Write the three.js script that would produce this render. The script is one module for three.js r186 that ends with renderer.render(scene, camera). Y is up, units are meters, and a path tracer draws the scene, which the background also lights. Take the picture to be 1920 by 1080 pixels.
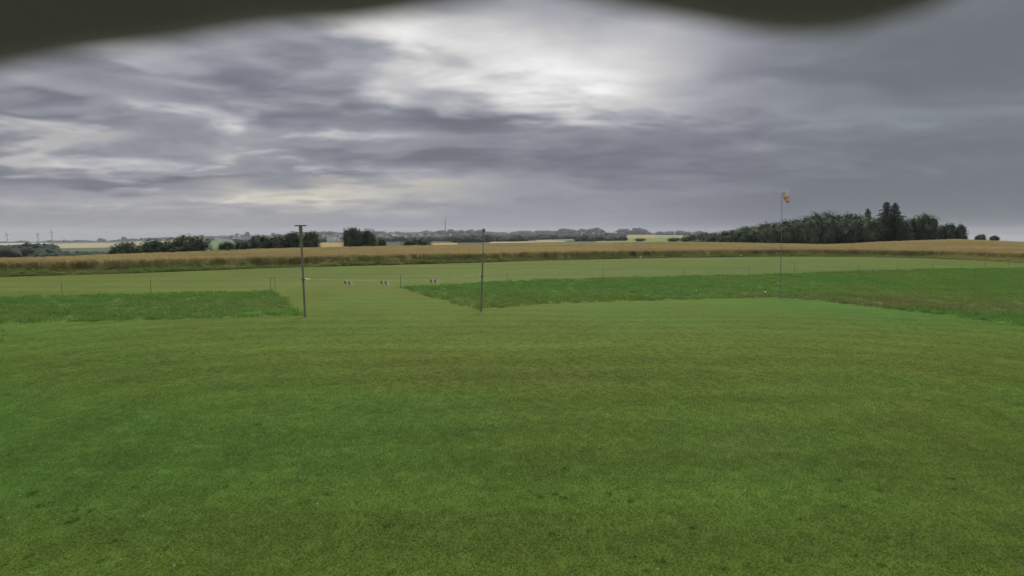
import * as THREE from 'three';
import { mergeGeometries, mergeVertices } from 'three/addons/utils/BufferGeometryUtils.js';

// ------------------------------------------------------------------ camera, sky, sun, exposure
const scene = new THREE.Scene();
const EYE = 2.6, FPX = 1207, PITCH = Math.atan(100 / FPX);        // eye height, focal length in photo pixels, tilt down
const camera = new THREE.PerspectiveCamera(2 * Math.atan(540 / FPX) * 180 / Math.PI, 1024 / 576, 0.02, 40000);
camera.position.set(0, EYE, 0);
camera.rotation.x = -PITCH;
camera.focus = 30;
camera.userData.fStop = 1.9;
scene.add(camera);

const EXPOSURE = 3.1;
const renderer = new THREE.WebGLRenderer({ antialias: true });
renderer.setSize(1024, 576);
renderer.toneMapping = THREE.LinearToneMapping;
renderer.toneMappingExposure = EXPOSURE;
renderer.shadowMap.enabled = true;

const SUN_DIR = new THREE.Vector3(Math.sin(0.06), Math.tan(0.62), -Math.cos(0.06)).normalize();
const sun = new THREE.DirectionalLight(new THREE.Color(1, 0.95, 0.87), 1.5);
sun.position.copy(SUN_DIR).multiplyScalar(300);
sun.target.position.set(0, 0, -30);
sun.castShadow = true;
sun.shadow.radius = 40;
sun.shadow.mapSize.set(2048, 2048);
Object.assign(sun.shadow.camera, { left: -80, right: 80, top: 80, bottom: -80, near: 1, far: 700 });
scene.add(sun, sun.target);

// ------------------------------------------------------------------ numbers: random, noise, small maths
function rng(seed) { let s = seed >>> 0; return () => { s = (s + 0x6D2B79F5) | 0; let t = Math.imul(s ^ (s >>> 15), 1 | s); t = (t + Math.imul(t ^ (t >>> 7), 61 | t)) ^ t; return ((t ^ (t >>> 14)) >>> 0) / 4294967296; }; }
function hash2(i, j) { let h = Math.imul(i, 374761393) + Math.imul(j, 668265263) | 0; h = Math.imul(h ^ (h >>> 13), 1274126177); return ((h ^ (h >>> 16)) >>> 0) / 4294967296; }
function noise(x, y) { const i = Math.floor(x), j = Math.floor(y), a = x - i, b = y - j, u = a * a * a * (a * (a * 6 - 15) + 10), v = b * b * b * (b * (b * 6 - 15) + 10); const p = hash2(i, j), q = hash2(i + 1, j), r = hash2(i, j + 1), s = hash2(i + 1, j + 1); return (p + (q - p) * u + (r - p) * v + (p - q - r + s) * u * v) * 2 - 1; }
function fbm(x, y, n = 4) { let a = 0.5, t = 0; for (let k = 0; k < n; k++) { t += a * noise(x, y); [x, y] = [x * 1.62 - y * 1.18 + 17.3, x * 1.18 + y * 1.62 - 9.1]; a *= 0.5; } return t; }
const clamp = (x, a = 0, b = 1) => Math.min(b, Math.max(a, x));
const smooth = (a, b, x) => { const t = clamp((x - a) / (b - a)); return t * t * (3 - 2 * t); };
const lerp = (a, b, t) => a + (b - a) * t;
const mix3 = (a, b, t) => [lerp(a[0], b[0], t), lerp(a[1], b[1], t), lerp(a[2], b[2], t)];
function table(pairs, x) { if (x <= pairs[0][0]) return pairs[0][1]; for (let k = 1; k < pairs.length; k++) if (x <= pairs[k][0]) { const [a, p] = pairs[k - 1], [b, q] = pairs[k]; const t = (x - a) / (b - a); return p + (q - p) * t; } return pairs.at(-1)[1]; }
const srgb = (r, g, b) => new THREE.Color().setRGB(r / 255, g / 255, b / 255, THREE.SRGBColorSpace).toArray();

// a photo row as the slope of the ray (dy per metre of depth), a photo column as dx per metre of depth
const slope = (row) => Math.tan(Math.atan((540 - row) / FPX) - PITCH);
const across = (col, row = 440) => (col - 960) / FPX * (Math.cos(PITCH) - slope(row) * Math.sin(PITCH));
const at = (col, row, depth) => new THREE.Vector3(across(col, row) * depth, EYE + slope(row) * depth, -depth);
const onGround = (col, row, y = 0) => at(col, row, (y - EYE) / slope(row));
const colOf = (x, depth) => 960 + FPX * x / depth / Math.cos(PITCH);

// ------------------------------------------------------------------ the sky: broken grey overcast with a bright thin patch under the hidden sun
{
  const W = 4096, H = 2048, data = new Float32Array(W * H * 4);
  const R2D = 180 / Math.PI;
  const azOf = (col) => Math.atan((col - 960) / FPX) * R2D, elOf = (row) => Math.atan((440 - row) / FPX) * R2D;
  // thin and thick places of the cloud deck: column, row, half width, half height, strength, tilt
  const spots = [
    [920, 105, 250, 58, 0.40, 0.12], [770, 60, 120, 36, 0.08, 0], [980, 125, 120, 30, 0.08, 0.1], [1090, 150, 130, 38, 0.26, 0.12], [680, 50, 100, 34, 0.20, 0.0], [1190, 70, 150, 45, 0.14, 0.1],
    [1130, 45, 120, 26, -0.08, 0.1], [690, 150, 60, 30, 0.20, -0.5],
    [660, 368, 200, 22, 0.28, 0.0], [150, 385, 260, 18, 0.12, 0], [60, 318, 90, 17, 0.17, 0.05], [210, 310, 70, 14, 0.10, 0], [445, 287, 34, 9, 0.17, 0], [440, 325, 60, 9, 0.08, 0], [100, 140, 130, 26, 0.15, -0.1],
    [250, 172, 60, 12, 0.09, 0], [560, 225, 110, 22, 0.07, -0.1], [1180, 205, 180, 30, 0.12, 0.1], [1560, 245, 150, 26, 0.05, 0],
    [620, 95, 130, 30, -0.10, 0.35], [400, 200, 190, 40, -0.11, 0.05], [830, 215, 170, 30, -0.14, 0.1], [20, 285, 110, 18, -0.13, 0.08], [260, 350, 170, 16, -0.13, 0],
    [760, 320, 260, 26, -0.07, 0], [1010, 300, 330, 60, -0.05, 0], [1780, 140, 260, 70, -0.06, 0.1], [1500, 190, 240, 30, -0.06, 0.12], [1500, 400, 400, 60, -0.04, 0], [1180, 260, 230, 30, -0.05, 0.05],
  ].map(([c, r, w, h, s, t]) => [azOf(c), elOf(r), w / 21, h / 21, s, t]);
  for (let j = 0; j < H; j++) for (let i = 0; i < W; i++) {
    const el = ((j + 0.5) / H - 0.5) * Math.PI, lon = ((i + 0.5) / W - 0.5) * 2 * Math.PI;      // row 0 is the nadir
    const dx = Math.cos(el) * Math.cos(lon), dz = Math.cos(el) * Math.sin(lon), dy = Math.sin(el);
    let az = Math.atan2(dx, -dz) * R2D;
    const e = Math.max(el * R2D, 0), o = (j * W + i) * 4;
    if (el < -0.01) { data.set([0.28 / EXPOSURE, 0.285 / EXPOSURE, 0.295 / EXPOSURE, 1], o); continue; }
    const k = 1 / (Math.max(dy, 0) + 0.10), px = dx * k, pz = dz * k;                            // the deck seen in perspective
    const w1 = fbm(px * 0.9 + 3, pz * 0.9 + 7, 4), w2 = fbm(px * 0.9 + 40, pz * 0.9 - 21, 4);
    const n1 = fbm(px * 0.75 + w1 * 1.1 + 11, pz * 1.05 + w2 * 1.1, 5), n2 = fbm(px * 2.6 + w2 * 1.2, pz * 3.6 + w1 * 1.2 + 5, 5), n3 = fbm(px * 6 + w1 * 2, pz * 9 + 31, 4), n4 = fbm(az * 0.20 + w1 * 0.8, e * 1.05 + w2 * 0.8 + 60, 5);
    // broad tone: paler towards the west-south-west, a darker deck to the north
    let v = 0.308 - 0.145 * smooth(4, 32, az) * smooth(170, 80, az) - 0.02 * smooth(-20, -40, az);
    v *= 1 + (0.42 + 0.28 * smooth(12, 28, az)) * n1 * smooth(1, 9, e) + 0.22 * n2 * smooth(0.5, 6, e) + 0.09 * n3 + 0.30 * Math.max(n4, -0.25) * smooth(0.8, 4, e) * (0.35 + 0.65 * smooth(10, -12, az));
    const wa = az + w1 * 6 + n2 * 3.2 + n3 * 1.5, we = e + (w2 * 2.6 + n2 * 1.3 + n3 * 0.5) * smooth(0, 8, e + 1.5);
    let warm = 0, extra = 0;
    for (const [a, b, rw, rh, s, t] of spots) {
      const p = wa - a, q = we - b - p * -t * 0.5, g = Math.exp(-(p * p) / (rw * rw) - (q * q) / (rh * rh));
      extra += s * g; if (s > 0.12 && b < 8) warm += g * (b < 4.5 ? 0.8 : 0.3);
    }
    v += extra * (0.9 + 0.35 * n2) + 0.34 * Math.max(0, n4 + 0.3 * n3 - 0.16) * smooth(-4, -16, az) * smooth(1, 3, e) * smooth(13, 8, e);
    v = 0.5 * (v + 0.15 + Math.sqrt((v - 0.15) ** 2 + 0.0016));
    // the overcast grows brighter overhead, and brightest round the veiled sun
    const cosSun = dx * SUN_DIR.x + dy * SUN_DIR.y + dz * SUN_DIR.z, sunGap = Math.acos(clamp(cosSun, -1, 1)) * R2D;
    v *= 1 + 2.8 * smooth(15, 75, e) + 0.12 * smooth(0, 18, e);
    v += 3.4 * Math.exp(-(sunGap * sunGap) / (8 * 8)) * (1 + 0.4 * n2);
    const t = clamp((v - 0.2) / 0.4);
    let c = mix3([0.905, 0.945, 1.135], [1.0, 0.99, 0.985], t);
    c = mix3(c, [1.06, 1.0, 0.83], clamp(warm + 0.35 * smooth(-12, -26, az) * smooth(4, 1, e)));
    c = mix3(c, [0.88, 0.985, 1.09], smooth(16, 32, az) * smooth(150, 90, az) * 0.8);
    data[o] = v * c[0] / EXPOSURE; data[o + 1] = v * c[1] / EXPOSURE; data[o + 2] = v * c[2] / EXPOSURE; data[o + 3] = 1;
  }
  const sky = new THREE.DataTexture(data, W, H, THREE.RGBAFormat, THREE.FloatType);
  sky.mapping = THREE.EquirectangularReflectionMapping;
  sky.magFilter = sky.minFilter = THREE.LinearFilter;
  sky.wrapS = THREE.RepeatWrapping;
  sky.needsUpdate = true;
  scene.background = sky;
  scene.environment = sky;
}
scene.fog = new THREE.FogExp2(new THREE.Color(0.86, 0.92, 1.0), 0.00007);

// ------------------------------------------------------------------ materials and textures
function grainTexture(size, seed, strokes, lo, hi, len) {
  const r = rng(seed), c = document.createElement('canvas'); c.width = c.height = size;
  const g = c.getContext('2d'); const mid = Math.round((lo + hi) / 2);
  g.fillStyle = `rgb(${mid},${mid},${mid})`; g.fillRect(0, 0, size, size);
  for (let k = 0; k < strokes; k++) {
    const v = Math.round(lo + (hi - lo) * r()), x = r() * size, y = r() * size, a = r() * 6.283, l = len * (0.5 + r());
    g.strokeStyle = `rgba(${v},${Math.min(255, v + 4)},${Math.max(0, v - 10)},0.55)`; g.lineWidth = 0.8 + r() * 1.4;
    for (const ox of [-size, 0, size]) for (const oy of [-size, 0, size]) { if (x + ox < -len * 2 || x + ox > size + len * 2 || y + oy < -len * 2 || y + oy > size + len * 2) continue; g.beginPath(); g.moveTo(x + ox, y + oy); g.lineTo(x + ox + Math.cos(a) * l, y + oy + Math.sin(a) * l); g.stroke(); }
  }
  const t = new THREE.CanvasTexture(c); t.wrapS = t.wrapT = THREE.RepeatWrapping; t.colorSpace = THREE.SRGBColorSpace; t.anisotropy = 8;
  return t;
}
const turfMap = grainTexture(1024, 5, 16000, 168, 255, 12);
const turfBump = turfMap.clone(); turfBump.colorSpace = THREE.NoColorSpace;
const M = {
  turf: new THREE.MeshPhysicalMaterial({ vertexColors: true, map: turfMap, bumpMap: turfBump, bumpScale: 0.008, roughness: 1, specularIntensity: 0.08 }),
  land: new THREE.MeshPhysicalMaterial({ vertexColors: true, roughness: 1, specularIntensity: 0.1 }),
  blade: new THREE.MeshPhysicalMaterial({ color: 0xffffff, vertexColors: true, roughness: 1, specularIntensity: 0.15, transmission: 0.5, thickness: 0, side: THREE.DoubleSide }),
  crop: new THREE.MeshPhysicalMaterial({ color: 0xffffff, vertexColors: true, roughness: 1, specularIntensity: 0.15, transmission: 0.45, thickness: 0, side: THREE.DoubleSide }),
  bark: new THREE.MeshStandardMaterial({ color: new THREE.Color(0.07, 0.055, 0.04), roughness: 0.95 }),
  steel: new THREE.MeshStandardMaterial({ color: new THREE.Color(0.18, 0.19, 0.16), roughness: 0.6, metalness: 0.2 }),
  galvanised: new THREE.MeshStandardMaterial({ color: new THREE.Color(0.28, 0.29, 0.29), roughness: 0.5, metalness: 0.6 }),
  wood: new THREE.MeshStandardMaterial({ color: new THREE.Color(0.20, 0.19, 0.14), roughness: 0.9 }),
  rope: new THREE.MeshStandardMaterial({ color: new THREE.Color(0.42, 0.42, 0.30), roughness: 0.85 }),
  white: new THREE.MeshStandardMaterial({ color: new THREE.Color(0.78, 0.77, 0.72), roughness: 0.6 }),
  red: new THREE.MeshStandardMaterial({ color: new THREE.Color(0.42, 0.13, 0.08), roughness: 0.6 }),
  felt: new THREE.MeshStandardMaterial({ color: new THREE.Color(0.158, 0.160, 0.150), roughness: 0.95 }),
  bounceWall: new THREE.MeshStandardMaterial({ color: new THREE.Color(0.62, 0.61, 0.56), roughness: 0.8 }),
  orange: new THREE.MeshStandardMaterial({ color: new THREE.Color(0.88, 0.36, 0.29), roughness: 0.75, side: THREE.DoubleSide }),
  cream: new THREE.MeshStandardMaterial({ color: new THREE.Color(0.90, 0.74, 0.68), roughness: 0.75, side: THREE.DoubleSide }),
  plaster: new THREE.MeshStandardMaterial({ color: new THREE.Color(0.72, 0.70, 0.64), roughness: 0.9 }),
  tiles: new THREE.MeshStandardMaterial({ color: new THREE.Color(0.22, 0.10, 0.07), roughness: 0.9 }),
  slate: new THREE.MeshStandardMaterial({ color: new THREE.Color(0.12, 0.12, 0.13), roughness: 0.8 }),
};
const leafMats = [[0.076, 0.099, 0.064], [0.082, 0.105, 0.066], [0.072, 0.097, 0.066], [0.086, 0.109, 0.068]].map(([r, g, b]) => new THREE.MeshPhysicalMaterial({ color: new THREE.Color(r, g, b), roughness: 1, specularIntensity: 0.15, side: THREE.DoubleSide }));
const needleMat = new THREE.MeshPhysicalMaterial({ color: new THREE.Color(0.076, 0.098, 0.068), roughness: 1, specularIntensity: 0.15, side: THREE.DoubleSide });

// ------------------------------------------------------------------ naming helpers
const taken = new Map();
function numbered(name) { const n = taken.get(name) ?? 0; taken.set(name, n + 1); return n ? `${name}_${String(n).padStart(3, '0')}` : name; }
function shade(o) { o.traverse((m) => { if (m.isMesh) m.castShadow = m.receiveShadow = true; }); return o; }
function structure(name, geometry, material) { const m = new THREE.Mesh(geometry, material); m.name = numbered(name); m.userData.kind = 'structure'; scene.add(shade(m)); return m; }
function thing(name, label, category, position, group) { const g = new THREE.Group(); g.name = numbered(name); g.position.copy(position); g.userData = { label, category }; if (group) g.userData.group = group; scene.add(g); return g; }
function part(name, geometry, material, parent) { const m = new THREE.Mesh(geometry, material); m.name = name; parent.add(shade(m)); return m; }
function stuff(name, mesh, label, category) { mesh.name = numbered(name); mesh.userData = { kind: 'stuff', label, category }; scene.add(shade(mesh)); return mesh; }
const cyl = (r0, r1, h, n = 10) => new THREE.CylinderGeometry(r1, r0, h, n).translate(0, h / 2, 0);
function tube(a, b, ra, rb, n = 8) { const d = b.clone().sub(a), g = new THREE.CylinderGeometry(rb, ra, d.length(), n); g.translate(0, d.length() / 2, 0); g.applyQuaternion(new THREE.Quaternion().setFromUnitVectors(new THREE.Vector3(0, 1, 0), d.normalize())); return g.translate(a.x, a.y, a.z); }
const plain = (g) => { const h = g.index ? g.toNonIndexed() : g.clone(); for (const k of Object.keys(h.attributes)) if (k !== 'position' && k !== 'normal') h.deleteAttribute(k); return h; };
const join = (list) => mergeGeometries(list.map(plain));

// ------------------------------------------------------------------ the lie of the land
const CROP = 0.95;
const frontRow = [[-600, 533], [0, 517], [240, 511], [480, 502], [600, 499], [720, 496], [900, 491.5], [1000, 488], [1200, 484], [1400, 481], [1500, 480.5], [1600, 481], [1750, 484], [1850, 488], [1920, 492], [2500, 520]];
const crestRow = [[-600, 497], [0, 483.5], [120, 480], [240, 475.5], [360, 471], [480, 466.5], [600, 463], [720, 461], [840, 459], [960, 457.5], [1100, 455.5], [1200, 454], [1300, 453], [1440, 455.5], [1540, 457.5], [1600, 456], [1650, 453], [1720, 450.5], [1790, 448], [1860, 450.5], [1920, 453.5], [2100, 457], [2500, 470]];
const frontDepth = (u) => EYE / -slope(table(frontRow, u));
const crestDepth = (u) => frontDepth(u) + 38 + 30 * smooth(0, 900, u) + 30 * smooth(1400, 1750, u);
const crestY = (u) => EYE + slope(table(crestRow, u)) * crestDepth(u) - CROP;
const farRows = [
  [700, [[-600, 482], [0, 474], [200, 470], [400, 465], [600, 459], [800, 457.5], [960, 456], [1100, 454.5], [1200, 453], [1300, 453], [1500, 460], [1800, 462], [2500, 480]]],
  [1200, [[-600, 475], [0, 469], [200, 466], [400, 460], [600, 455], [800, 454], [960, 452.5], [1100, 450.5], [1200, 449], [1300, 449], [1500, 457], [1800, 459], [2500, 476]]],
  [2000, [[-600, 470], [0, 464], [200, 460.5], [400, 453], [600, 450], [800, 450], [960, 448.5], [1100, 446], [1200, 444], [1300, 444.5], [1500, 454], [1800, 457], [2500, 474]]],
  [3000, [[-600, 463], [0, 459], [200, 456], [400, 448], [600, 445], [800, 444], [960, 443.5], [1100, 442], [1200, 440.5], [1300, 441], [1500, 451], [1800, 456], [2500, 474]]],
  [4200, [[-600, 458], [0, 455.5], [200, 453], [400, 445], [600, 440.5], [800, 438.5], [960, 438.5], [1100, 437.5], [1200, 438], [1300, 438.5], [1500, 449], [1800, 455], [2500, 474]]],
  [6500, [[-600, 458], [0, 457], [200, 455], [400, 447], [600, 443], [800, 441], [960, 441], [1100, 441], [1200, 441], [1300, 441], [1500, 450], [1800, 456], [2500, 474]]],
  [8000, [[-600, 459], [0, 457.5], [200, 455.5], [400, 448], [600, 444], [800, 443], [960, 443], [1100, 443], [1200, 443], [1300, 443], [1500, 450], [1800, 456], [2500, 474]]],
];
function height(x, depth) {                       // metres above the lawn at x, depth metres ahead of the hut
  if (depth < 3) return 0;
  const u = clamp(colOf(x, depth), -600, 2500), f = frontDepth(u);
  if (depth <= f) return 0;
  const c = crestDepth(u), yc = crestY(u);
  if (depth <= c) { const t = (depth - f) / (c - f); return yc * (t * t * (3 - 2 * t) * 0.5 + t * 0.5); }
  const dip = c * 1.5, yd = yc - 2.6 - 1.2 * smooth(900, 0, u);
  if (depth <= dip) { const t = (depth - c) / (dip - c); return lerp(yc, yd, t * t * (1.6 - 0.6 * t)); }
  let d0 = dip, y0 = yd;
  for (const [d1, rows] of farRows) {
    const y1 = EYE + slope(table(rows, u)) * d1;
    if (depth <= d1) { const t = (depth - d0) / (d1 - d0); return lerp(y0, y1, t); }
    d0 = d1; y0 = y1;
  }
  return y0;
}

// plots of the lawn, drawn round their corners on the ground
const poly = (pts) => pts.map(([c, r]) => { const p = onGround(c, r); return [p.x, -p.z]; });
const tallPlots = [
  poly([[-700, 628], [0, 607], [300, 600], [562, 591], [540, 566], [512, 545], [300, 551], [0, 558], [-700, 578]]),
  poly([[752, 540], [800, 536], [1000, 526], [1200, 520], [1420, 515.5], [1600, 509], [1760, 505], [1920, 502.5], [2500, 500], [2500, 720], [1920, 610], [1700, 583], [1560, 567], [1463, 558.5], [1360, 560], [1200, 564], [1040, 569], [960, 575], [900, 580.5], [840, 566]]),
  poly([[-700, 600], [-40, 609], [-6, 614], [-10, 648], [-50, 690], [-700, 900]]),
];
function inside(p, x, z) { let c = false; for (let i = 0, j = p.length - 1; i < p.length; j = i++) { const [xi, zi] = p[i], [xj, zj] = p[j]; if ((zi > z) !== (zj > z) && x < (xj - xi) * (z - zi) / (zj - zi) + xi) c = !c; } return c; }
const inTall = (x, d) => { const wx = x + fbm(x * 1.1, d * 1.1, 2) * 0.22, wd = d + fbm(x * 1.1 + 9, d * 1.1, 2) * 0.22; return tallPlots.some((p) => inside(p, wx, wd)); };

// colour of mown turf: species, wear and the lines the mower left
function turfColor(x, d) {
  const runway = smooth(25, 31, d + x * 0.02);
  const a = fbm(x * 0.10 + 4, d * 0.13, 4), b = fbm(x * 0.34 + 50, d * 0.34, 3), c = fbm(x * 1.4, d * 1.4 + 70, 3), s = fbm(x * 0.05 + 90, d * 0.6, 3);
  // rounds of the mower, light on the leaning blades put into colour, nested inside the plot's rounded corners
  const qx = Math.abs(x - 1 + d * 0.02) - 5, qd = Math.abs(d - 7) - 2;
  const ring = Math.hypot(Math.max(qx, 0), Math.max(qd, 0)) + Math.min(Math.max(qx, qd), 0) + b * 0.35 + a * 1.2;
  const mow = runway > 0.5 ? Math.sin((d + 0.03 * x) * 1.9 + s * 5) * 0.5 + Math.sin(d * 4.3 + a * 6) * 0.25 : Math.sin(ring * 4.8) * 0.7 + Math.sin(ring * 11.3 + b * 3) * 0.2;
  let col = [0.110, 0.157, 0.026];
  col = mix3(col, [0.076, 0.156, 0.026], clamp(0.28 + a * 1.1 + b * 0.5 + 0.6 * smooth(1, 12, x - d * 0.2) + 0.10 * smooth(-3, -12, x)));
  col = mix3(col, [0.118, 0.118, 0.036], clamp(fbm(x * 0.21 + 31, d * 0.24 + 8, 4) * 0.6 + c * 0.3 - 0.28));
  col = mix3(col, [0.116, 0.150, 0.034], runway * 0.62);
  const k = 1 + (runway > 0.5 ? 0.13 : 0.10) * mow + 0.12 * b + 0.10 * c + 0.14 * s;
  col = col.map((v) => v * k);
  const worn = smooth(1.1, 0.2, Math.hypot((x - 4.4) / 0.8, (d - 4.6) / 0.5)), soil = smooth(0.25, 0.6, worn * (1 + c * 1.5));      // worn earth at the foot of the hut
  return mix3(col, [0.085, 0.075, 0.058], soil * 0.8);
}
const tallColor = (x, d) => {
  const a = fbm(x * 0.16 + 12, d * 0.2 + 3, 4), b = fbm(x * 0.7, d * 0.7 + 21, 3);
  let col = mix3([0.096, 0.196, 0.036], [0.128, 0.188, 0.040], clamp(0.35 + a * 1.4));
  col = mix3(col, [0.150, 0.135, 0.052], clamp(b * 0.6 + 0.6 * smooth(3.5, 0.5, Math.hypot((x - 13.5) / 2.2, (d - 25.5) / 1.5)) + 0.5 * smooth(3, 0.5, Math.hypot((x - 18) / 3, (d - 22.8) / 1)) - 0.15));
  return col.map((v) => v * (1 + 0.15 * b));
};

function sheet(name, uList, dList, colour, material, metres) {
  const nu = uList.length, nd = dList(uList[0]).length, pos = new Float32Array(nu * nd * 3), col = new Float32Array(nu * nd * 3), uv = new Float32Array(nu * nd * 2), idx = [];
  for (let i = 0; i < nu; i++) { const ds = dList(uList[i]), ax = (uList[i] - 960) / FPX * Math.cos(PITCH); for (let j = 0; j < nd; j++) {
    const d = ds[j], x = ax * d, o = i * nd + j, c = colour(x, d);
    pos.set([x, height(x, d), -d], o * 3); col.set(c, o * 3); uv.set([x / metres, d / metres], o * 2);
    if (i && j) idx.push(o, o - nd, o - nd - 1, o, o - nd - 1, o - 1);
  } }
  const g = new THREE.BufferGeometry(); g.setAttribute('position', new THREE.BufferAttribute(pos, 3)); g.setAttribute('color', new THREE.BufferAttribute(col, 3)); g.setAttribute('uv', new THREE.BufferAttribute(uv, 2)); g.setIndex(idx); g.computeVertexNormals();
  if (g.attributes.normal.getY(5) < 0) { for (let k = 0; k < idx.length; k += 3) [idx[k], idx[k + 1]] = [idx[k + 1], idx[k]]; g.setIndex(idx); g.computeVertexNormals(); }
  return structure(name, g, material);
}
const us = []; for (let u = -600; u < -40; u += 20) us.push(u); for (let u = -40; u <= 1960; u += 4) us.push(u); for (let u = 1980; u <= 2500; u += 20) us.push(u);
const lawnDepths = (u) => { const f = frontDepth(u) + 1.5, out = []; for (let k = 0; k <= 300; k++) out.push(2.6 * Math.pow(f / 2.6, k / 300)); return out; };
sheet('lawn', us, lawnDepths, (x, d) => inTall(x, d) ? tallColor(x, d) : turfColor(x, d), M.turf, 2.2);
{ // the rest of the grass round the hut, outside the view
  const k0 = (960 + 600) / FPX * Math.cos(PITCH), k1 = (2500 - 960) / FPX * Math.cos(PITCH), v = [], q = (a, b, c) => v.push(...a, ...b, ...c);
  const z0 = -2.6, L = [-k0 * 2.6, 0, z0], Rr = [k1 * 2.6, 0, z0];
  q([-60, 0, z0], [-60, 0, 80], [60, 0, 80]); q([-60, 0, z0], [60, 0, 80], [60, 0, z0]);
  q([-60, 0, z0], L, [-60, 0, -60 / k0]); q([60, 0, z0], [60, 0, -60 / k1], Rr);
  const g = new THREE.BufferGeometry(); g.setAttribute('position', new THREE.Float32BufferAttribute(v, 3)); g.setAttribute('uv', new THREE.Float32BufferAttribute(v.filter((_, i) => i % 3 !== 1).map((t) => t / 2.2), 2));
  g.setAttribute('color', new THREE.Float32BufferAttribute(v.map((_, i) => [0.08, 0.12, 0.026][i % 3]), 3)); g.computeVertexNormals();
  structure('grass_ground', g, M.turf);
}

// farmland beyond: named plots of ripe and green crops, a strip of painted haze, woods between them
const plots = [ // columns, depths, colour
  [92, 380, 1350, 3150, [0.27, 0.235, 0.135]], [0, 90, 2900, 3900, [0.33, 0.32, 0.24]], [392, 440, 700, 2200, [0.085, 0.16, 0.05]], [596, 668, 120, 1120, [0.26, 0.195, 0.065]],  // the second, palest plot is bright haze painted on the land
  [808, 858, 150, 900, [0.26, 0.19, 0.075]], [918, 1062, 780, 1060, [0.33, 0.255, 0.12]], [1005, 1112, 1250, 1480, [0.30, 0.225, 0.12]], [1062, 1146, 2050, 2450, [0.34, 0.27, 0.16]],
  [1172, 1232, 1500, 3100, [0.235, 0.175, 0.07]], [1120, 1300, 600, 1500, [0.12, 0.165, 0.045]], [1228, 1300, 1500, 3000, [0.15, 0.18, 0.065]], [690, 800, 3300, 3500, [0.25, 0.26, 0.2]], [960, 1030, 2900, 3050, [0.27, 0.26, 0.2]],
];
const wheatCol = [0.33, 0.283, 0.152];
function landColor(x, d) {
  const u = colOf(x, d);
  if (d < crestDepth(u) + 6) return mix3([0.17, 0.13, 0.055], wheatCol, 0.5 + fbm(x * 0.3, d * 0.3, 3));
  const uu = u + fbm(x * 0.01, d * 0.01, 3) * 8, dd = d * (1 + fbm(x * 0.004 + 5, d * 0.004, 3) * 0.06);
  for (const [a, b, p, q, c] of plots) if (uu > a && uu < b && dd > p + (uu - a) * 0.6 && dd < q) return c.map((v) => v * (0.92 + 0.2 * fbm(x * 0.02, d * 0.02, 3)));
  const n = fbm(x * 0.003 + 3, d * 0.002, 3);
  return mix3([0.036, 0.050, 0.032], [0.07, 0.088, 0.042], clamp(0.15 + n * 1.5));
}
const landDepths = (u) => { const f = frontDepth(u) + 0.6, c = crestDepth(u), out = []; for (let k = 0; k < 14; k++) out.push(lerp(f, c + 6, k / 14)); for (let k = 0; k <= 150; k++) out.push((c + 6) * Math.pow(8000 / (c + 6), k / 150)); return out; };
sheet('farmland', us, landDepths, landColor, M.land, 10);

// ------------------------------------------------------------------ grasses and crop
function tuftGeometry(seed, n, spread, h, w, lean, colours) {
  const r = rng(seed), pos = [], col = [];
  for (let k = 0; k < n; k++) {
    const a = r() * 6.283, q = Math.sqrt(r()) * spread, x = Math.cos(a) * q, z = Math.sin(a) * q, t = r() * 6.283, l = lean * (0.3 + r()), hh = h * (0.55 + 0.6 * r()), ww = w * (0.7 + 0.6 * r());
    const sx = Math.cos(t + 1.57) * ww / 2, sz = Math.sin(t + 1.57) * ww / 2, mx = x + Math.cos(t) * l * hh * 0.3, mz = z + Math.sin(t) * l * hh * 0.3, tx = x + Math.cos(t) * l * hh, tz = z + Math.sin(t) * l * hh, my = hh * 0.6, ty = hh * (1 - 0.25 * l);
    pos.push(x - sx, 0, z - sz, x + sx, 0, z + sz, mx + sx * .8, my, mz + sz * .8, x - sx, 0, z - sz, mx + sx * .8, my, mz + sz * .8, mx - sx * .8, my, mz - sz * .8, mx - sx * .8, my, mz - sz * .8, mx + sx * .8, my, mz + sz * .8, tx, ty, tz);
    const c = colours[Math.floor(r() * colours.length)]; for (let m = 0; m < 9; m++) col.push(...c);
  }
  const g = new THREE.BufferGeometry(); g.setAttribute('position', new THREE.Float32BufferAttribute(pos, 3)); g.setAttribute('color', new THREE.Float32BufferAttribute(col, 3)); g.computeVertexNormals(); return g;
}
const tmpM = new THREE.Matrix4(), tmpQ = new THREE.Quaternion(), tmpP = new THREE.Vector3(), tmpS = new THREE.Vector3(), tmpC = new THREE.Color(), UPV = new THREE.Vector3(0, 1, 0);
function scatter(geometry, material, list) {        // list of [x, depth, y, scale, heightScale, colour]
  const m = new THREE.InstancedMesh(geometry, material, list.length), r = rng(list.length + 7);
  list.forEach(([x, d, y, s, hs, c], i) => { tmpM.compose(tmpP.set(x, y, -d), tmpQ.setFromAxisAngle(UPV, r() * 6.283), tmpS.set(s, s * hs, s)); m.setMatrixAt(i, tmpM); m.setColorAt(i, tmpC.setRGB(...c)); });
  return m;
}
const bladeTones = [[0.9, 0.95, 0.9], [1.05, 1.05, 1], [1.15, 1.08, 1.0], [0.85, 0.95, 0.8]];
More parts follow.
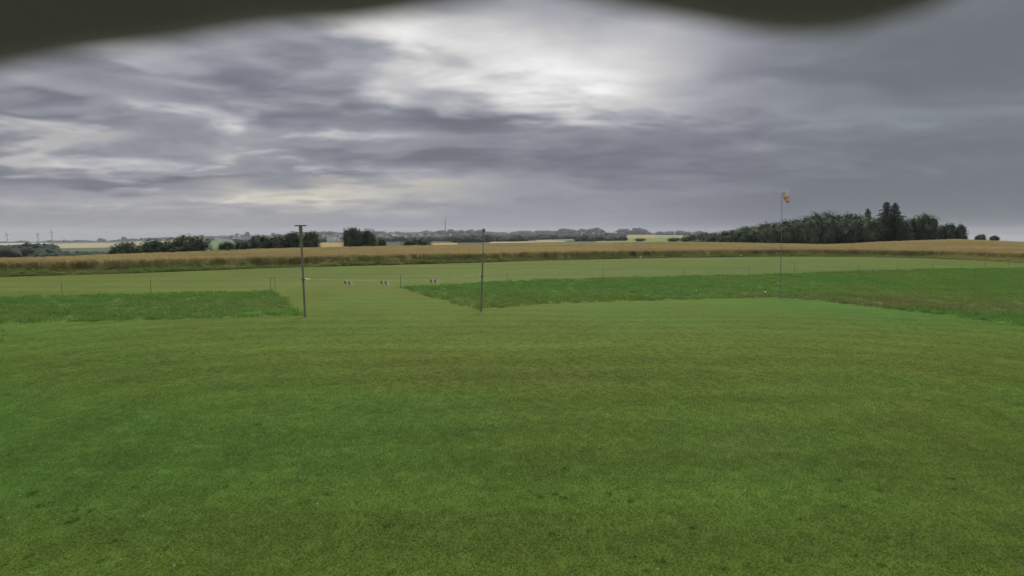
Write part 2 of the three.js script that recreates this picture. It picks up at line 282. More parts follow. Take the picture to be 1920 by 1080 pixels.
{ // short turf near the hut, thinning with distance until the sheet's grain takes over
  const r = rng(21), list = [];
  const spans = [[4.2, 7, 950], [7, 11, 800], [11, 24, 420]];
  for (const [d0, d1, n] of spans) {
    const wide = (d) => d * 0.86 + 0.6, count = Math.round((d1 - d0) * (wide(d0) + wide(d1)) * n);
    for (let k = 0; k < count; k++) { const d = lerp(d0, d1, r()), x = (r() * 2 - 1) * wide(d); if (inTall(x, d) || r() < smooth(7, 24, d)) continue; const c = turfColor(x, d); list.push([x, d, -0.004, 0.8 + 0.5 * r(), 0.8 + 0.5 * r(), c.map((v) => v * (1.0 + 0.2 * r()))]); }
  }
  stuff('lawn_grass', scatter(tuftGeometry(3, 9, 0.06, 0.018, 0.0045, 1.2, bladeTones), M.blade, list), 'short mown grass of the lawn', 'grass');
}
{ // coarse tussocks and a few clover heads in the near lawn
  const r = rng(99), list = [], fl = [];
  for (let k = 0; k < 90; k++) { const d = 4.6 + 8 * r() * r(), x = (r() * 2 - 1) * d * 0.84; if (inTall(x, d) || fbm(x * 0.5, d * 0.5, 2) < -0.05) continue; list.push([x, d, 0, 0.5 + 0.6 * r(), 0.8, [0.065 + 0.03 * r(), 0.11 + 0.03 * r(), 0.022]]); }
  stuff('grass_tussocks', scatter(tuftGeometry(8, 26, 0.045, 0.055, 0.005, 1.0, bladeTones), M.blade, list), 'coarse dark grass tussocks in the near lawn', 'grass');
  for (let k = 0; k < 170; k++) { const d = 4.6 + 9 * r(), x = (r() * 2 - 1) * d * 0.84 - 0.8; if (inTall(x, d)) continue; fl.push([x, d, 0.028, 0.5 + 0.6 * r(), 0.8, [0.45, 0.46, 0.36]]); }
  const head = mergeVertices(new THREE.IcosahedronGeometry(0.011, 0)); const g = plain(head.translate(0, 0.006, 0)); g.computeVertexNormals(); g.setAttribute('color', new THREE.Float32BufferAttribute(new Float32Array(g.attributes.position.count * 3).fill(1), 3));
  stuff('clover_heads', scatter(g, M.blade, fl), 'tiny pale clover heads scattered in the near lawn', 'flowers');
}
{ // tall unmown plots on both sides of the gateway
  const r = rng(44), list = [];
  for (let k = 0; k < 120000; k++) {
    const x = -34 + 76 * r(), d = 13 + 40 * Math.pow(r(), 1.3); if (Math.abs(x) > d * 0.95 || !inTall(x, d)) continue;
    const c = tallColor(x, d); list.push([x, d, -0.01, 0.9 + 0.5 * r(), 0.8 + 0.4 * r() + 0.6 * fbm(x * 0.8, d * 0.8 + 5, 2), c.map((v) => v * (0.92 + 0.16 * r()))]);
  }
  stuff('tall_grass', scatter(tuftGeometry(13, 12, 0.16, 0.13, 0.010, 1.4, bladeTones), M.blade, list), 'unmown tall green grass beside the mown gateway', 'grass');
}
{ // ripe cereal: straw and ears
  const r = rng(61), pos = [], col = [], quad = (a, b, c, d, k) => { pos.push(...a, ...b, ...c, ...a, ...c, ...d); for (let i = 0; i < 6; i++) col.push(...k); };
  for (let k = 0; k < 16; k++) {
    const a = r() * 6.283, q = Math.sqrt(r()) * 0.22, x = Math.cos(a) * q, z = Math.sin(a) * q, h = CROP * (0.78 + 0.22 * r()), t = r() * 3.14, sx = Math.cos(t), sz = Math.sin(t), lx = (r() - 0.5) * 0.16, lz = (r() - 0.5) * 0.16;
    quad([x - sx * 0.007, 0, z - sz * 0.007], [x + sx * 0.007, 0, z + sz * 0.007], [x + lx + sx * 0.006, h, z + lz + sz * 0.006], [x + lx - sx * 0.006, h, z + lz - sz * 0.006], [0.78, 0.86, 0.75]);
    const e = 0.11, dx = lx * 1.2, dz = lz * 1.2; for (const o of [0, 1.57]) { const ex = Math.cos(t + o) * 0.013, ez = Math.sin(t + o) * 0.013; quad([x + lx - ex, h - 0.02, z + lz - ez], [x + lx + ex, h - 0.02, z + lz + ez], [x + lx + dx * .3 + ex, h + e, z + lz + dz * .3 + ez], [x + lx + dx * .3 - ex, h + e, z + lz + dz * .3 - ez], [1.12, 1.08, 1.0]); }
  }
  const g = new THREE.BufferGeometry(); g.setAttribute('position', new THREE.Float32BufferAttribute(pos, 3)); g.setAttribute('color', new THREE.Float32BufferAttribute(col, 3)); g.computeVertexNormals();
  const list = [];
  for (let u = -260; u < 2180; u += 1) {
    const f = frontDepth(u), c = crestDepth(u), w = f / FPX;
    const push = (d, s) => { const uu = u + r(), x = (uu - 960) / FPX * Math.cos(PITCH) * d; const n = fbm(x * 0.12, d * 0.12, 3); list.push([x, d, height(x, d) - 0.04, s, 0.93 / s * (0.94 + 0.1 * r() + 0.08 * n), wheatCol.map((v, i) => v * (0.86 + 0.3 * r() + 0.25 * n))]); };
    for (let k = 0; k < Math.ceil(w * 6 * 16); k++) push(f + 0.3 + 6 * r(), 1);
    for (let k = 0; k < Math.ceil(w * (c - f) * 4); k++) push(f + 6 + (c + 4 - f - 6) * r(), 1.5);
  }
  stuff('wheat', scatter(g, M.crop, list), 'ripe brown wheat filling the field behind the runway', 'crop');
  const edge = [];
  for (let u = -260; u < 2180; u += 0.25) { const f = frontDepth(u), x0 = (u - 960) / FPX * f, n = fbm(x0 * 0.22, 3.3, 3); for (let k = 0; k < 2; k++) { const q = r(), d = f + 1.7 * q - 0.9, x = (u + r() - 960) / FPX * Math.cos(PITCH) * d; edge.push([x, d, height(x, d) - 0.02, 1, (0.25 + 0.95 * q) * (0.9 + 0.9 * n + 0.4 * r()), mix3([0.195, 0.235, 0.085], [0.31, 0.270, 0.125], clamp(0.30 + fbm(x0 * 0.5, 8, 2) + r() * 0.3))]); } }
  stuff('field_margin_grass', scatter(tuftGeometry(31, 12, 0.18, 0.60, 0.016, 0.8, bladeTones), M.blade, edge), 'rough green weeds along the foot of the wheat', 'grass');
}

// ------------------------------------------------------------------ trees
function lump(r, cx, cy, cz, rx, ry, rz, detail, seed) {
  const g = mergeVertices(plain(new THREE.IcosahedronGeometry(1, detail)).deleteAttribute('normal')), p = g.attributes.position;
  for (let k = 0; k < p.count; k++) { const x = p.getX(k), y = p.getY(k), z = p.getZ(k), s = 1 + 0.28 * noise(x * 2.3 + seed, y * 2.3 + z * 1.7 + seed * 0.7) + 0.12 * noise(x * 5 + seed, z * 5 + y * 4); p.setXYZ(k, cx + x * rx * s, cy + y * ry * s, cz + z * rz * s); }
  g.computeVertexNormals(); return plain(g);
}
function leafFaces(r, pos, cx, cy, cz, rx, ry, rz, n, size, droop = 0) {
  for (let k = 0; k < n; k++) {
    const a = r() * 6.283, w = r() * 2 - 1, q = Math.sqrt(1 - w * w), s = 0.72 + 0.42 * Math.sqrt(r()), x = cx + Math.cos(a) * q * rx * s, y = cy + w * ry * s, z = cz + Math.sin(a) * q * rz * s, l = size * (0.5 + r());
    const t = r() * 6.283, f = (r() - 0.5) * 2, ux = Math.cos(t) * l, uy = f * l * 0.6 - droop * l, uz = Math.sin(t) * l, vx = -Math.sin(t) * l * 0.7, vy = (r() - 0.5) * l, vz = Math.cos(t) * l * 0.7;
    pos.push(x - ux / 2, y - uy / 2, z - uz / 2, x + vx / 2, y + vy / 2, z + vz / 2, x + ux / 2, y + uy / 2, z + uz / 2, x - ux / 2, y - uy / 2, z - uz / 2, x + ux / 2, y + uy / 2, z + uz / 2, x - vx / 2, y - vy / 2, z - vz / 2);
  }
}
const facesGeometry = (pos) => { const g = new THREE.BufferGeometry(); g.setAttribute('position', new THREE.Float32BufferAttribute(pos, 3)); g.computeVertexNormals(); return g; };
// a broadleaved tree between two columns of the photo, top at a row; its foot stands on the land at the given depth
function broadleaf(name, label, c0, c1, top, depth, seed, opt = {}) {
  const r = rng(seed * 77 + 5), mid = (c0 + c1) / 2, x = across(mid) * depth, gy = height(x, depth), w = (c1 - c0) / FPX * depth, h = EYE + slope(top) * depth - gy;
  const o = thing(name, label, opt.category ?? 'tree', new THREE.Vector3(x, gy, -depth), opt.group);
  const clear = h * (opt.clear ?? 0.12), ch = h - clear, R = w / 2;
  const limbs = [tube(new THREE.Vector3(0, -0.3, 0), new THREE.Vector3(0, clear + ch * 0.45, 0), h * 0.028, h * 0.014, 7)];
  const solid = [], pos = [], n = opt.lobes ?? 7;
  solid.push(lump(r, 0, clear + ch * 0.42, 0, R * 0.66, ch * 0.40, R * 0.62, 2, seed));
  for (let k = 0; k < n; k++) {
    const a = k / n * 6.283 + r() * 0.7, up = k % 3 === 0 ? 0.62 : 0.25 + 0.35 * r(), q = R * (0.36 + 0.28 * r()) * (1 - Math.max(0, up - 0.45) * 1.2), lx = Math.cos(a) * q, lz = Math.sin(a) * q * 0.8, ly = clear + ch * up, lr = R * (0.32 + 0.16 * r()), lh = Math.min(ch * (0.24 + 0.12 * r()), h - ly);
    solid.push(lump(r, lx, ly, lz, lr * 0.74, lh * 0.74, lr * 0.74, 2, seed + k * 3.1));
    leafFaces(r, pos, lx, ly, lz, lr * 1.05, lh * 1.05, lr * 1.05, opt.leaves ?? 260, (opt.leaf ?? 0.06) * w ** 0.5 * 2.4);
    limbs.push(tube(new THREE.Vector3(0, clear + ch * 0.15, 0), new THREE.Vector3(lx * 0.8, ly, lz * 0.8), h * 0.010, h * 0.004, 5));
  }
  solid.push(lump(r, R * 0.1 * (r() - 0.5), h - ch * 0.24, 0, R * 0.32, ch * 0.18, R * 0.32, 2, seed + 50)); leafFaces(r, pos, 0, h - ch * 0.25, 0, R * 0.45, ch * 0.25, R * 0.45, opt.leaves ?? 260, (opt.leaf ?? 0.06) * w ** 0.5 * 2.4);
  leafFaces(r, pos, 0, clear + ch * 0.42, 0, R * 0.92, ch * 0.45, R * 0.85, (opt.leaves ?? 260) * 2, (opt.leaf ?? 0.06) * w ** 0.5 * 2.4);
  part('trunk', join(limbs), M.bark, o);
  part('crown', mergeGeometries([...solid, facesGeometry(pos)]), leafMats[seed % 4], o);
  return o;
}
function spruce(label, mid, top, depth, seed, width) {
  const r = rng(seed), x = across(mid) * depth, gy = height(x, depth), h = EYE + slope(top) * depth - gy;
  const o = thing('spruce_tree', label, 'tree', new THREE.Vector3(x, gy, -depth), 'tall spruces at the end of the wood');
  part('trunk', tube(new THREE.Vector3(0, -0.3, 0), new THREE.Vector3(0, h, 0), h * 0.018, 0.03, 7), M.bark, o);
  const pos = [];
  for (let y = h * 0.12; y < h * 0.985; y += 0.5) {
    const rad = width / 2 * Math.pow(1 - y / h, 0.62) * (0.75 + 0.5 * r()) + 0.18, arms = 7, off = r() * 6.283;
    for (let k = 0; k < arms; k++) { const a = off + k / arms * 6.283 + (r() - 0.5) * 0.5, L = rad * (0.65 + 0.5 * r()), cx = Math.cos(a), cz = Math.sin(a), seg = 5;
      for (let m = 0; m < seg; m++) { const q0 = L * m / seg, q1 = L * (m + 1.25) / seg, y0 = y - q0 * 0.30 + q0 * q0 * 0.03, y1 = y - q1 * 0.30 + q1 * q1 * 0.03, ww = (0.34 + 0.1 * r()) * (1 - 0.6 * m / seg);
        pos.push(cx * q0 - cz * ww, y0 - 0.22, cz * q0 + cx * ww, cx * q0 + cz * ww, y0 - 0.22, cz * q0 - cx * ww, cx * q1, y1, cz * q1, cx * q0, y0 + 0.06, cz * q0, cx * q1, y1, cz * q1, cx * (q0 + q1) / 2 + (r() - .5) * .3, y0 - 0.6, cz * (q0 + q1) / 2 + (r() - .5) * .3); } }
  }
  part('crown', facesGeometry(pos), needleMat, o);
}
// the hedgerow trees on the slope beyond the wheat, from the wood at the south to the gap
broadleaf('hedgerow_tree', 'low dark bush at the outer end of the hedgerow beyond the wheat', 206, 266, 453.5, 150, 1);
broadleaf('hedgerow_tree', 'rounded bush between the low bush and the widest hedgerow tree', 260, 314, 448, 158, 2);
broadleaf('hedgerow_tree', 'widest dark round tree of the hedgerow beyond the wheat', 306, 396, 440.5, 165, 3, { lobes: 10 });
broadleaf('hedgerow_tree', 'small bush in front of the green field in the hedgerow gap', 408, 440, 453, 175, 4);
broadleaf('hedgerow_tree', 'second small bush beside the dense part of the hedgerow', 434, 472, 451, 180, 5);
broadleaf('hedgerow_tree', 'dense tree at the start of the closed hedgerow block', 462, 512, 440, 185, 6);
broadleaf('hedgerow_tree', 'flat topped tree in the middle of the closed hedgerow block', 498, 546, 440.5, 188, 7);
broadleaf('hedgerow_tree', 'taller hedgerow tree just beside the crossbar post', 528, 566, 434, 190, 8);
broadleaf('hedgerow_tree', 'hedgerow tree showing on the gateway side of the crossbar post', 562, 602, 432.5, 190, 9, { lobes: 8 });
broadleaf('field_tree', 'tall freestanding tree with airy top in the ripe field', 637, 686, 425.5, 190, 10, { lobes: 9, clear: 0.1 });
broadleaf('field_tree', 'rounded freestanding tree leaning against the tall airy one', 666, 710, 429, 194, 11, { lobes: 9, clear: 0.1 });
broadleaf('field_bush', 'small bush beside the pair of freestanding trees', 704, 726, 448, 200, 12, { category: 'bush' });
broadleaf('field_bush', 'broad green bush before the town houses', 752, 812, 446.5, 230, 13, { category: 'bush', lobes: 9 });
broadleaf('meadow_bush', 'small round bush alone on the far green meadow', 1188, 1212, 446.5, 700, 14, { category: 'bush' });
broadleaf('meadow_bush', 'flat bush on the far green meadow beside the dark wood', 1250, 1278, 445.5, 640, 15, { category: 'bush' });
broadleaf('crest_tree', 'small crooked tree on the field crest nearer the wood', 1829, 1850, 439.5, 330, 16, { clear: 0.35 });
broadleaf('crest_tree', 'small round tree on the field crest farther from the wood', 1856, 1874, 441.5, 330, 17, { clear: 0.35 });
{ // the dark wood beyond the runway
  const top = [[1285, 443], [1310, 438], [1345, 432], [1380, 427], [1420, 419], [1455, 413], [1490, 408], [1530, 397], [1560, 395], [1600, 400], [1640, 403], [1680, 405], [1700, 413], [1760, 417], [1812, 425]];
  const label = 'dark broadleaved tree packed in the wood beyond the wheat', group = 'trees of the dark wood';
  let s = 30; const r = rng(4);
  for (let c = 1302; c < 1688; c += 19) { const w = 44 + 14 * r(), t = table(top, c) + (r() - 0.4) * 5; broadleaf('woodland_tree', label, c - w / 2, c + w / 2, t, 215 + 45 * r() + (1600 - c) * 0.12, s++, { group, clear: 0.03, leaves: 240 }); }
  for (let c = 1310; c < 1690; c += 27) broadleaf('woodland_tree', label, c - 24, c + 24, table(top, c) + 6 + 8 * r(), 205 + 10 * r() + (1600 - c) * 0.1, s++, { group, clear: 0.02, leaves: 240 });
  broadleaf('woodland_tree', 'thin airy treetop poking above the wood beside the spruces', 1617, 1634, 388, 262, 71, { group, clear: 0.5, leaves: 26, lobes: 5 });
  spruce('tall spruce with the highest tip above the wood', 1660, 375, 206, 501, 8.6);
  spruce('tall spruce with drooping outer branches beside the highest one', 1676, 378, 203, 502, 9.6);
  broadleaf('woodland_tree', 'rounded tree with ragged top in the gap past the spruces', 1696, 1724, 407, 228, 72, { group, clear: 0.04 });
  broadleaf('woodland_tree', 'large bushy tree standing free past the spruces', 1708, 1760, 399, 226, 73, { group, clear: 0.04, lobes: 9 });
  broadleaf('woodland_tree', 'low tree between the large bushy tree and the end of the wood', 1748, 1790, 421, 232, 74, { group, clear: 0.04 });
  broadleaf('woodland_tree', 'pointed low tree near the outer end of the wood', 1768, 1794, 418, 230, 75, { group, clear: 0.04 });
  broadleaf('woodland_tree', 'last ragged tree at the outer end of the wood', 1788, 1814, 420, 230, 76, { group, clear: 0.04 });
  broadleaf('woodland_tree', 'undergrowth tree in the shadow past the spruces', 1680, 1712, 424, 224, 77, { group, clear: 0.02 });
}
{ // far woods that read as one mass
  const r = rng(300), crown = mergeGeometries([lump(r, 0, 0.45, 0, 0.5, 0.5, 0.5, 2, 3), lump(r, 0.25, 0.35, 0.1, 0.35, 0.4, 0.35, 1, 8), lump(r, -0.28, 0.3, -0.1, 0.34, 0.38, 0.34, 1, 13)]);
  crown.setAttribute('color', new THREE.Float32BufferAttribute(new Float32Array(crown.attributes.position.count * 3).fill(1), 3));
  const list = [], add = (u, d, size, hs) => { const x = across(u) * d; list.push([x, d, height(x, d) - 0.6, size * (0.7 + 0.6 * r()), hs * (0.8 + 0.4 * r()), [0.030 + 0.014 * r(), 0.042 + 0.016 * r(), 0.032 + 0.01 * r()]]); };
  const clearOf = (u, d) => !plots.some(([a, b, p, q]) => u > a - 2 && u < b + 2 && d > p * 0.97 && d < q * 1.02);
  for (let k = 0; k < 5200; k++) { const u = 560 + 760 * r(), d = 3050 + 1250 * r(); if (clearOf(u, d)) add(u, d, 20, 0.85 + 0.5 * noise(u * 0.035, 7) + 0.3 * noise(u * 0.11, 2)); }           // the wooded ridge
  for (let k = 0; k < 700; k++) { const u = -60 + 640 * r(); add(u, 4150 + 60 * r(), 16, 0.6 + 0.3 * noise(u * 0.05, 3)); }
  for (let k = 0; k < 14; k++) add(100 + 480 * r(), 4120, 22, 1.1);
  for (let k = 0; k < 800; k++) { const u = 690 + 240 * r(), d = 1300 + 1700 * r(); if (clearOf(u, d)) add(u, d, 14, 0.7); }
  for (let k = 0; k < 700; k++) { const u = 855 + 130 * r(), d = 900 + 2000 * r(); if (clearOf(u, d)) add(u, d, 14, 0.75); }
  for (let k = 0; k < 900; k++) { const u = 990 + 190 * r(), d = 1500 + 1600 * r(); if (clearOf(u, d)) add(u, d, 15, 0.75); }
  for (let k = 0; k < 170; k++) { const u = 1085 + 90 * r(), d = 900 + 450 * r(); if (u < 1172 - (d - 900) * 0.02) add(u, d, 11, 0.75); }
  for (let k = 0; k < 260; k++) { const u = -80 + 176 * r(); add(u, 230 + 330 * r(), 7, 0.9); }                                        // the wood at the southern end
  for (let k = 0; k < 260; k++) { const u = 60 + 160 * r(); add(u, 210 + 60 * r(), 4.5, 0.7); }
  for (let k = 0; k < 300; k++) { const u = 380 + 230 * r(), d = 1300 + 1500 * r(); if (clearOf(u, d)) add(u, d, 12, 0.7); }
  stuff('far_woods', scatter(crown, new THREE.MeshPhysicalMaterial({ vertexColors: true, roughness: 1, specularIntensity: 0.1 }), list), 'far wooded ridge and copses behind the fields', 'forest');
}

// ------------------------------------------------------------------ the town, masts and wind turbines far off
{
  const r = rng(812), box = new THREE.BoxGeometry(1, 1, 1).translate(0, 0.5, 0);
  const gable = new THREE.ExtrudeGeometry(new THREE.Shape([new THREE.Vector2(-0.56, 0), new THREE.Vector2(0.56, 0), new THREE.Vector2(0, 0.62)]), { depth: 1.1, bevelEnabled: false }).translate(0, 0, -0.55);
  const zones = [[604, 640, 1700, 2700, 12], [706, 760, 1500, 2300, 16], [404, 470, 1900, 2700, 14], [770, 850, 2300, 3000, 8], [1050, 1165, 2500, 2900, 6]];
  for (const [a, b, p, q, n] of zones) for (let k = 0; k < n; k++) {
    const u = lerp(a, b, (k + r()) / n), d = lerp(p, q, r()), x = across(u) * d, y = height(x, d), w = 10 + 9 * r();
    const o = thing('town_house', 'tiny pale house with pitched roof in the far town', 'house', new THREE.Vector3(x, y, -d), 'houses of the far town');
    o.rotation.y = r() * 3.14;
    const wall = part('wall', box, M.plaster, o); wall.scale.set(w * 0.8, 8 + 5 * r(), w * 1.1); wall.position.y = -0.5;
    const roof = part('roof', gable, r() < 0.25 ? M.tiles : M.slate, o); roof.scale.set(w * 0.8, w * 0.55, w * 1.1); roof.position.y = wall.scale.y - 0.52;
  }
}
{
  const d = 2600, x = across(835) * d, y = height(x, d), h = EYE + slope(407) * d - y, o = thing('radio_mast', 'tall slim lattice radio mast on the wooded ridge', 'mast', new THREE.Vector3(x, y, -d));
  const V = (a, b, c) => new THREE.Vector3(a, b, c), legs = [];
  for (let k = 0; k < 3; k++) { const a = k * 2.094, p = (t) => V(Math.cos(a) * 2.4 * (1 - t * 0.5), h * 0.75 * t, Math.sin(a) * 2.4 * (1 - t * 0.5)); part('leg', tube(p(0), p(1), 0.6, 0.5, 5), M.steel, o);
    for (let m = 0; m < 14; m++) { const b = (k + 1) * 2.094, t = m / 14, t2 = (m + 1) / 14; legs.push(tube(p(t), V(Math.cos(b) * 2.4 * (1 - t2 * 0.5), h * 0.75 * t2, Math.sin(b) * 2.4 * (1 - t2 * 0.5)), 0.25, 0.25, 4)); } }
  part('lattice', join(legs), M.steel, o);
  part('antenna', cyl(0.95, 0.7, h * 0.27, 8).translate(0, h * 0.74, 0), M.galvanised, o);
}
for (const [u, top, d, label] of [[1265, 431, 3000, 'thin pale pylon mast on the meadow horizon beside the wood'], [1297, 433, 2900, 'thin pale pylon mast rising right at the tip of the wood']]) {
  const x = across(u) * d, y = height(x, d), h = EYE + slope(top) * d - y, o = thing('pylon_mast', label, 'mast', new THREE.Vector3(x, y, -d));
  part('mast_tube', cyl(1.5, 1.0, h, 8), M.white, o); part('cross_arm', new THREE.BoxGeometry(7, 1, 1).translate(0, h * 0.86, 0), M.white, o);
}
for (const [u, hub, d, turn, spin, label] of [[13, 440, 4100, 0.5, 0.3, 'faint wind turbine farthest from the hedgerow'], [71, 439, 4100, -0.2, 0.9, 'middle wind turbine of the far row'], [97, 435, 4050, 0.3, 0.1, 'tallest wind turbine of the far row, nearest the hedgerow']]) {
  const x = across(u) * d, y = height(x, d), h = EYE + slope(hub) * d - y, o = thing('wind_turbine', label, 'wind turbine', new THREE.Vector3(x, y, -d), 'wind turbines on the horizon');
  o.rotation.y = turn;
  part('tower', cyl(2.6, 1.6, h, 10), M.galvanised, o); part('nacelle', new THREE.BoxGeometry(4.5, 4.5, 11).translate(0, h + 1.5, 0), M.galvanised, o);
  const s = new THREE.Shape([new THREE.Vector2(-0.9, 0), new THREE.Vector2(1.2, 0), new THREE.Vector2(2.2, 6), new THREE.Vector2(0.5, 26), new THREE.Vector2(-0.5, 26)]);
  for (let k = 0; k < 3; k++) part('blade', new THREE.ExtrudeGeometry(s, { depth: 0.7, bevelEnabled: false }).rotateZ(spin + k * 2.094).translate(0, h + 1.5, 6), M.galvanised, o);
}

// ------------------------------------------------------------------ the gateway, windsock, fence
const V3 = (x, y, z) => new THREE.Vector3(x, y, z);
function leaning(baseCol, baseRow, topCol, topRow, fore = 0) { const b = onGround(baseCol, baseRow), t = at(topCol, topRow, -b.z + fore); return [b, t.sub(b)]; }
const [postA, topA] = leaning(572, 594, 563.5, 423), [postB, topB] = leaning(902, 583, 907, 429);
{
  const o = thing('gate_post', 'tall wooden gate post with a crossbar on top', 'post', postA, 'posts of the rope barrier');
  const P = (t) => topA.clone().multiplyScalar(t);
  part('pole', tube(P(-0.03), P(0.9), 0.034, 0.030, 10), M.wood, o);
  part('head', tube(P(0.88), P(0.995), 0.056, 0.056, 10), M.wood, o);
  part('crossbar', new THREE.BoxGeometry(0.36, 0.038, 0.07).translate(P(1).x, P(1).y, P(1).z), M.wood, o);
  part('bracket', new THREE.BoxGeometry(0.14, 0.03, 0.04).translate(P(0.92).x - 0.12, P(0.925).y, P(0.92).z), M.wood, o);
  part('rope_clamp', tube(P(0.405), P(0.425), 0.06, 0.06, 10), M.steel, o);
}
{
  const o = thing('gate_post', 'thin gate post with dark cap and slim upper tube', 'post', postB, 'posts of the rope barrier');
  const P = (t) => topB.clone().multiplyScalar(t);
  part('pole', tube(P(-0.03), P(0.59), 0.032, 0.028, 10), M.wood, o);
  part('upper_tube', tube(P(0.58), P(0.97), 0.015, 0.015, 8), M.galvanised, o);
  part('cap', tube(P(0.955), P(1), 0.045, 0.05, 8), M.steel, o);
  part('rope_clamp', tube(P(0.42), P(0.44), 0.056, 0.056, 10), M.steel, o);
}
{
  const a = postA.clone().add(topA.clone().multiplyScalar(0.415)), b = postB.clone().add(topB.clone().multiplyScalar(0.43));
  const ropeAt = (t) => a.clone().lerp(b, t).add(V3(0, -0.10 * 4 * t * (1 - t), 0));
  const o = thing('barrier_rope', 'thin pale rope slung between the two gate posts', 'rope', a);
  const pts = []; for (let k = 0; k <= 16; k++) pts.push(ropeAt(k / 16).sub(a));
  part('rope', new THREE.TubeGeometry(new THREE.CatmullRomCurve3(pts), 48, 0.0075, 6), M.rope, o);
  const h0 = ropeAt(0.008).sub(a), h1 = ropeAt(0.034).sub(a); part('handle', tube(h0, h1, 0.022, 0.022, 8), M.white, o);
  const proj = (p) => 960 + FPX * p.x / (-p.z * Math.cos(PITCH));
  for (const [col, label] of [[653, 'striped warning board on the rope nearest the crossbar post'], [722, 'middle striped warning board on the rope, beside the short fence stake'], [815, 'striped warning board on the rope nearest the thin gate post']]) {
    let t = 0.5; for (let k = 0; k < 30; k++) t += (col - proj(ropeAt(t))) / 330 * 0.8;
    const p = ropeAt(t), w = thing('warning_board', label, 'warning board', p, 'striped boards on the barrier rope');
    w.rotation.y = Math.atan2(b.x - a.x, -(b.z - a.z)) - Math.PI / 2; w.rotation.z = -0.10; w.scale.setScalar(0.88);
    const stripe = (x) => { const s = new THREE.Shape([V3(x, -0.03, 0), V3(x + 0.084, -0.03, 0), V3(x + 0.144, -0.15, 0), V3(x + 0.06, -0.15, 0)].map((q) => new THREE.Vector2(q.x, q.y))); return new THREE.ExtrudeGeometry(s, { depth: 0.006, bevelEnabled: false }); };
    for (let k = 0; k < 4; k++) part('stripe', stripe(-0.23 + k * 0.084), k % 2 ? M.white : M.red, w);
    for (const x of [-0.14, 0.06]) part('hanger', new THREE.BoxGeometry(0.014, 0.05, 0.012).translate(x, -0.018, 0.003), M.red, w);
  }
}
{
  const [b, t] = leaning(1463, 560, 1466.5, 358), o = thing('windsock', 'limp orange and cream windsock on a thin tall pole', 'windsock', b);
  const P = (k) => t.clone().multiplyScalar(k);
  part('pole', tube(P(-0.02), P(0.45), 0.020, 0.017, 8), M.galvanised, o);
  part('upper_pole', tube(P(0.44), P(0.99), 0.013, 0.009, 8), M.galvanised, o);
  for (const [c, r] of [[1412, 556], [1530, 556]]) part('guy_wire', tube(P(0.5), onGround(c, r).sub(b), 0.004, 0.004, 5), M.rope, o);
  const s = new THREE.Group(); s.name = 'sock'; o.add(s); s.position.copy(P(0.985)).add(V3(0.05, 0.01, 0)); s.rotation.z = 0.34;
  part('hoop', new THREE.TorusGeometry(0.115, 0.008, 6, 20).rotateX(Math.PI / 2).translate(0.06, 0, 0), M.galvanised, s);
  const ring = (y, k) => [V3(0.06, y, 0), k];
  const band = (y0, y1, r0, r1, seed) => { const g = new THREE.CylinderGeometry(r0, r1, y0 - y1, 20, 4, true).translate(0.06, (y0 + y1) / 2, 0), p = g.attributes.position; for (let k = 0; k < p.count; k++) { const x = p.getX(k) - 0.06, z = p.getZ(k), a = Math.atan2(z, x), q = 1 + 0.09 * Math.sin(a * 5 + p.getY(k) * 16 + seed) * smooth(0, -0.2, p.getY(k)); p.setX(k, 0.06 + x * q); p.setZ(k, z * q); } g.computeVertexNormals(); return g; };
  part('cream_band', band(0, -0.20, 0.115, 0.108, 1), M.cream, s); part('orange_band', band(-0.20, -0.31, 0.108, 0.10, 1), M.orange, s); part('cream_band', band(-0.31, -0.37, 0.10, 0.095, 1), M.cream, s); part('orange_band', band(-0.37, -0.46, 0.095, 0.075, 1), M.orange, s);
}
{ // low wire fences along the far side of the tall grass
  const runs = [['low wire fence of short stakes behind the smaller tall grass plot', [[-260, 566], [-60, 561], [117, 556], [283, 551], [508, 545]], 20], ['low wire fence of short stakes behind the wider tall grass plot', [[751, 539], [951, 529], [1131, 522.5], [1283, 518], [1404, 515], [1490, 513], [1610, 510], [1683, 508], [1748, 507], [1802, 506], [1846, 505], [1890, 504.5], [1980, 503]], 16]];
  for (const [label, spots, tall] of runs) {
    const feet = spots.map(([c, r]) => onGround(c, r)), o = thing('wire_fence', label, 'fence', feet[0]), tops = [], r = rng(feet.length);
    feet.forEach((f, k) => { const h = tall === 20 ? 0.62 : k === 0 ? 0.66 : 0.55, q = f.clone().sub(feet[0]), lean = V3((r() - 0.5) * 0.05, h, 0); part('stake', tube(q.clone().add(V3(0, -0.08, 0)), q.clone().add(lean), k === 0 ? 0.022 : 0.014, 0.012, 6), M.wood, o); part('insulator', new THREE.SphereGeometry(0.018, 8, 6).translate(q.x + lean.x, q.y + h * 0.78, q.z + 0.015), M.steel, o); tops.push(q.clone().add(lean).setY(q.y + h * 0.78)); });
    for (const k of [1, 0.5]) part('wire', new THREE.TubeGeometry(new THREE.CatmullRomCurve3(tops.map((p) => V3(p.x, p.y * k, p.z)), false, 'catmullrom', 0), tops.length * 6, 0.0025, 4), M.steel, o);
    if (tall === 20) { const e = feet.at(-1).clone().sub(feet[0]); part('end_rail', tube(e.clone().add(V3(0, 0.6, 0)), e.clone().add(V3(0.22, 0.6, 0.02)), 0.012, 0.012, 6), M.wood, o); part('stake', tube(e.clone().add(V3(0.21, -0.05, 0.02)), e.clone().add(V3(0.21, 0.61, 0.02)), 0.011, 0.011, 6), M.wood, o); }
  }
}
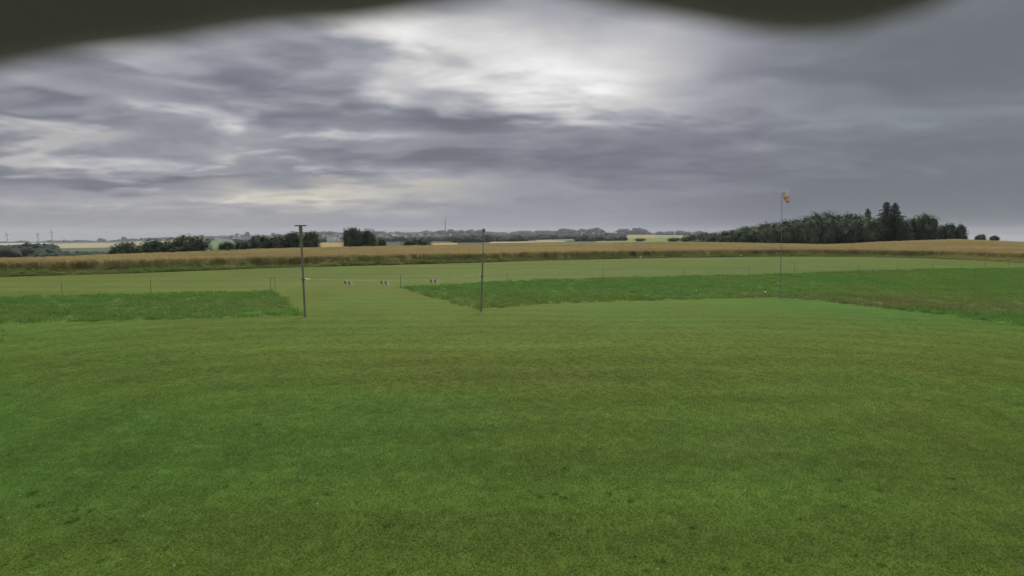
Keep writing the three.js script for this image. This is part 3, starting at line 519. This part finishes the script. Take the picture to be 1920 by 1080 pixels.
// small white markers: along the runway's far edge, and one in the tall grass by the windsock
for (const [c, r, d, label] of [[908, 490, 0, 'small white runway marker behind the thin gate post'], [980, 488.5, 0, 'small white runway marker below the pale far fields'], [1201, 485, 0, 'small white runway marker below the far lone bush'], [1331, 482.5, 0, 'small white runway marker below the low end of the wood'], [1389, 481.5, 0, 'small white runway marker between wood and tall grass corner']]) {
  const p = onGround(c, r), o = thing('runway_marker', label, 'marker', p, 'white markers along the runway edge');
  part('peg', cyl(0.012, 0.012, 0.2, 6).translate(0, -0.06, 0), M.steel, o); part('plate', new THREE.BoxGeometry(0.16, 0.13, 0.012).rotateX(-0.25).translate(0, 0.17, 0.01), M.white, o);
}
{
  const p = onGround(1435, 557), o = thing('white_marker', 'small white marker cap in the tall grass beside the windsock pole', 'marker', p);
  part('peg', cyl(0.012, 0.012, 0.2, 6), M.wood, o); part('cap', new THREE.SphereGeometry(0.035, 12, 8).scale(1.2, 0.8, 1).translate(0, 0.21, 0), M.white, o);
}

// ------------------------------------------------------------------ the hut that carries the view: wall behind, roof overhead, sagging felt at the eave
{
  const D = 0.26, o = thing('hut_eave', 'dark out of focus eave with sagging roofing felt overhead', 'roof', V3(0, 0, 0));
  const edge = [[-2400, 60], [-1500, 150], [-800, 215], [-200, 160], [0, 112], [150, 84], [300, 66], [420, 44], [520, 32], [640, 25], [720, 14], [800, 0], [1000, -34], [1120, -12], [1230, 8], [1330, 28], [1420, 44], [1500, 50], [1590, 44], [1680, 22], [1760, -4], [1850, -50], [2000, -90], [2400, -60], [3000, 20], [4000, -40]];
  const low = edge.map(([c, r]) => at(c, r, D)), curve = new THREE.CatmullRomCurve3(low), roofY = EYE + 0.15;
  const s = new THREE.Shape(); s.moveTo(low[0].x, roofY); for (let k = 0; k <= 160; k++) { const p = curve.getPoint(k / 160); s.lineTo(p.x, p.y); } s.lineTo(low.at(-1).x, roofY);
  part('roofing_felt', new THREE.ExtrudeGeometry(s, { depth: 0.006, bevelEnabled: true, bevelThickness: 0.002, bevelSize: 0.002, bevelSegments: 2 }).translate(0, 0, -D - 0.004), M.felt, o);
  part('roof', new THREE.BoxGeometry(3.2, 0.05, 2.6).translate(0, roofY + 0.026, -D + 1.31), M.felt, o);
  part('wall', new THREE.BoxGeometry(2.8, roofY, 2.0).translate(0, roofY / 2 - 0.002, 1.2), M.bounceWall, o);  // unseen wall, kept pale to bounce light onto the felt
}

renderer.render(scene, camera);
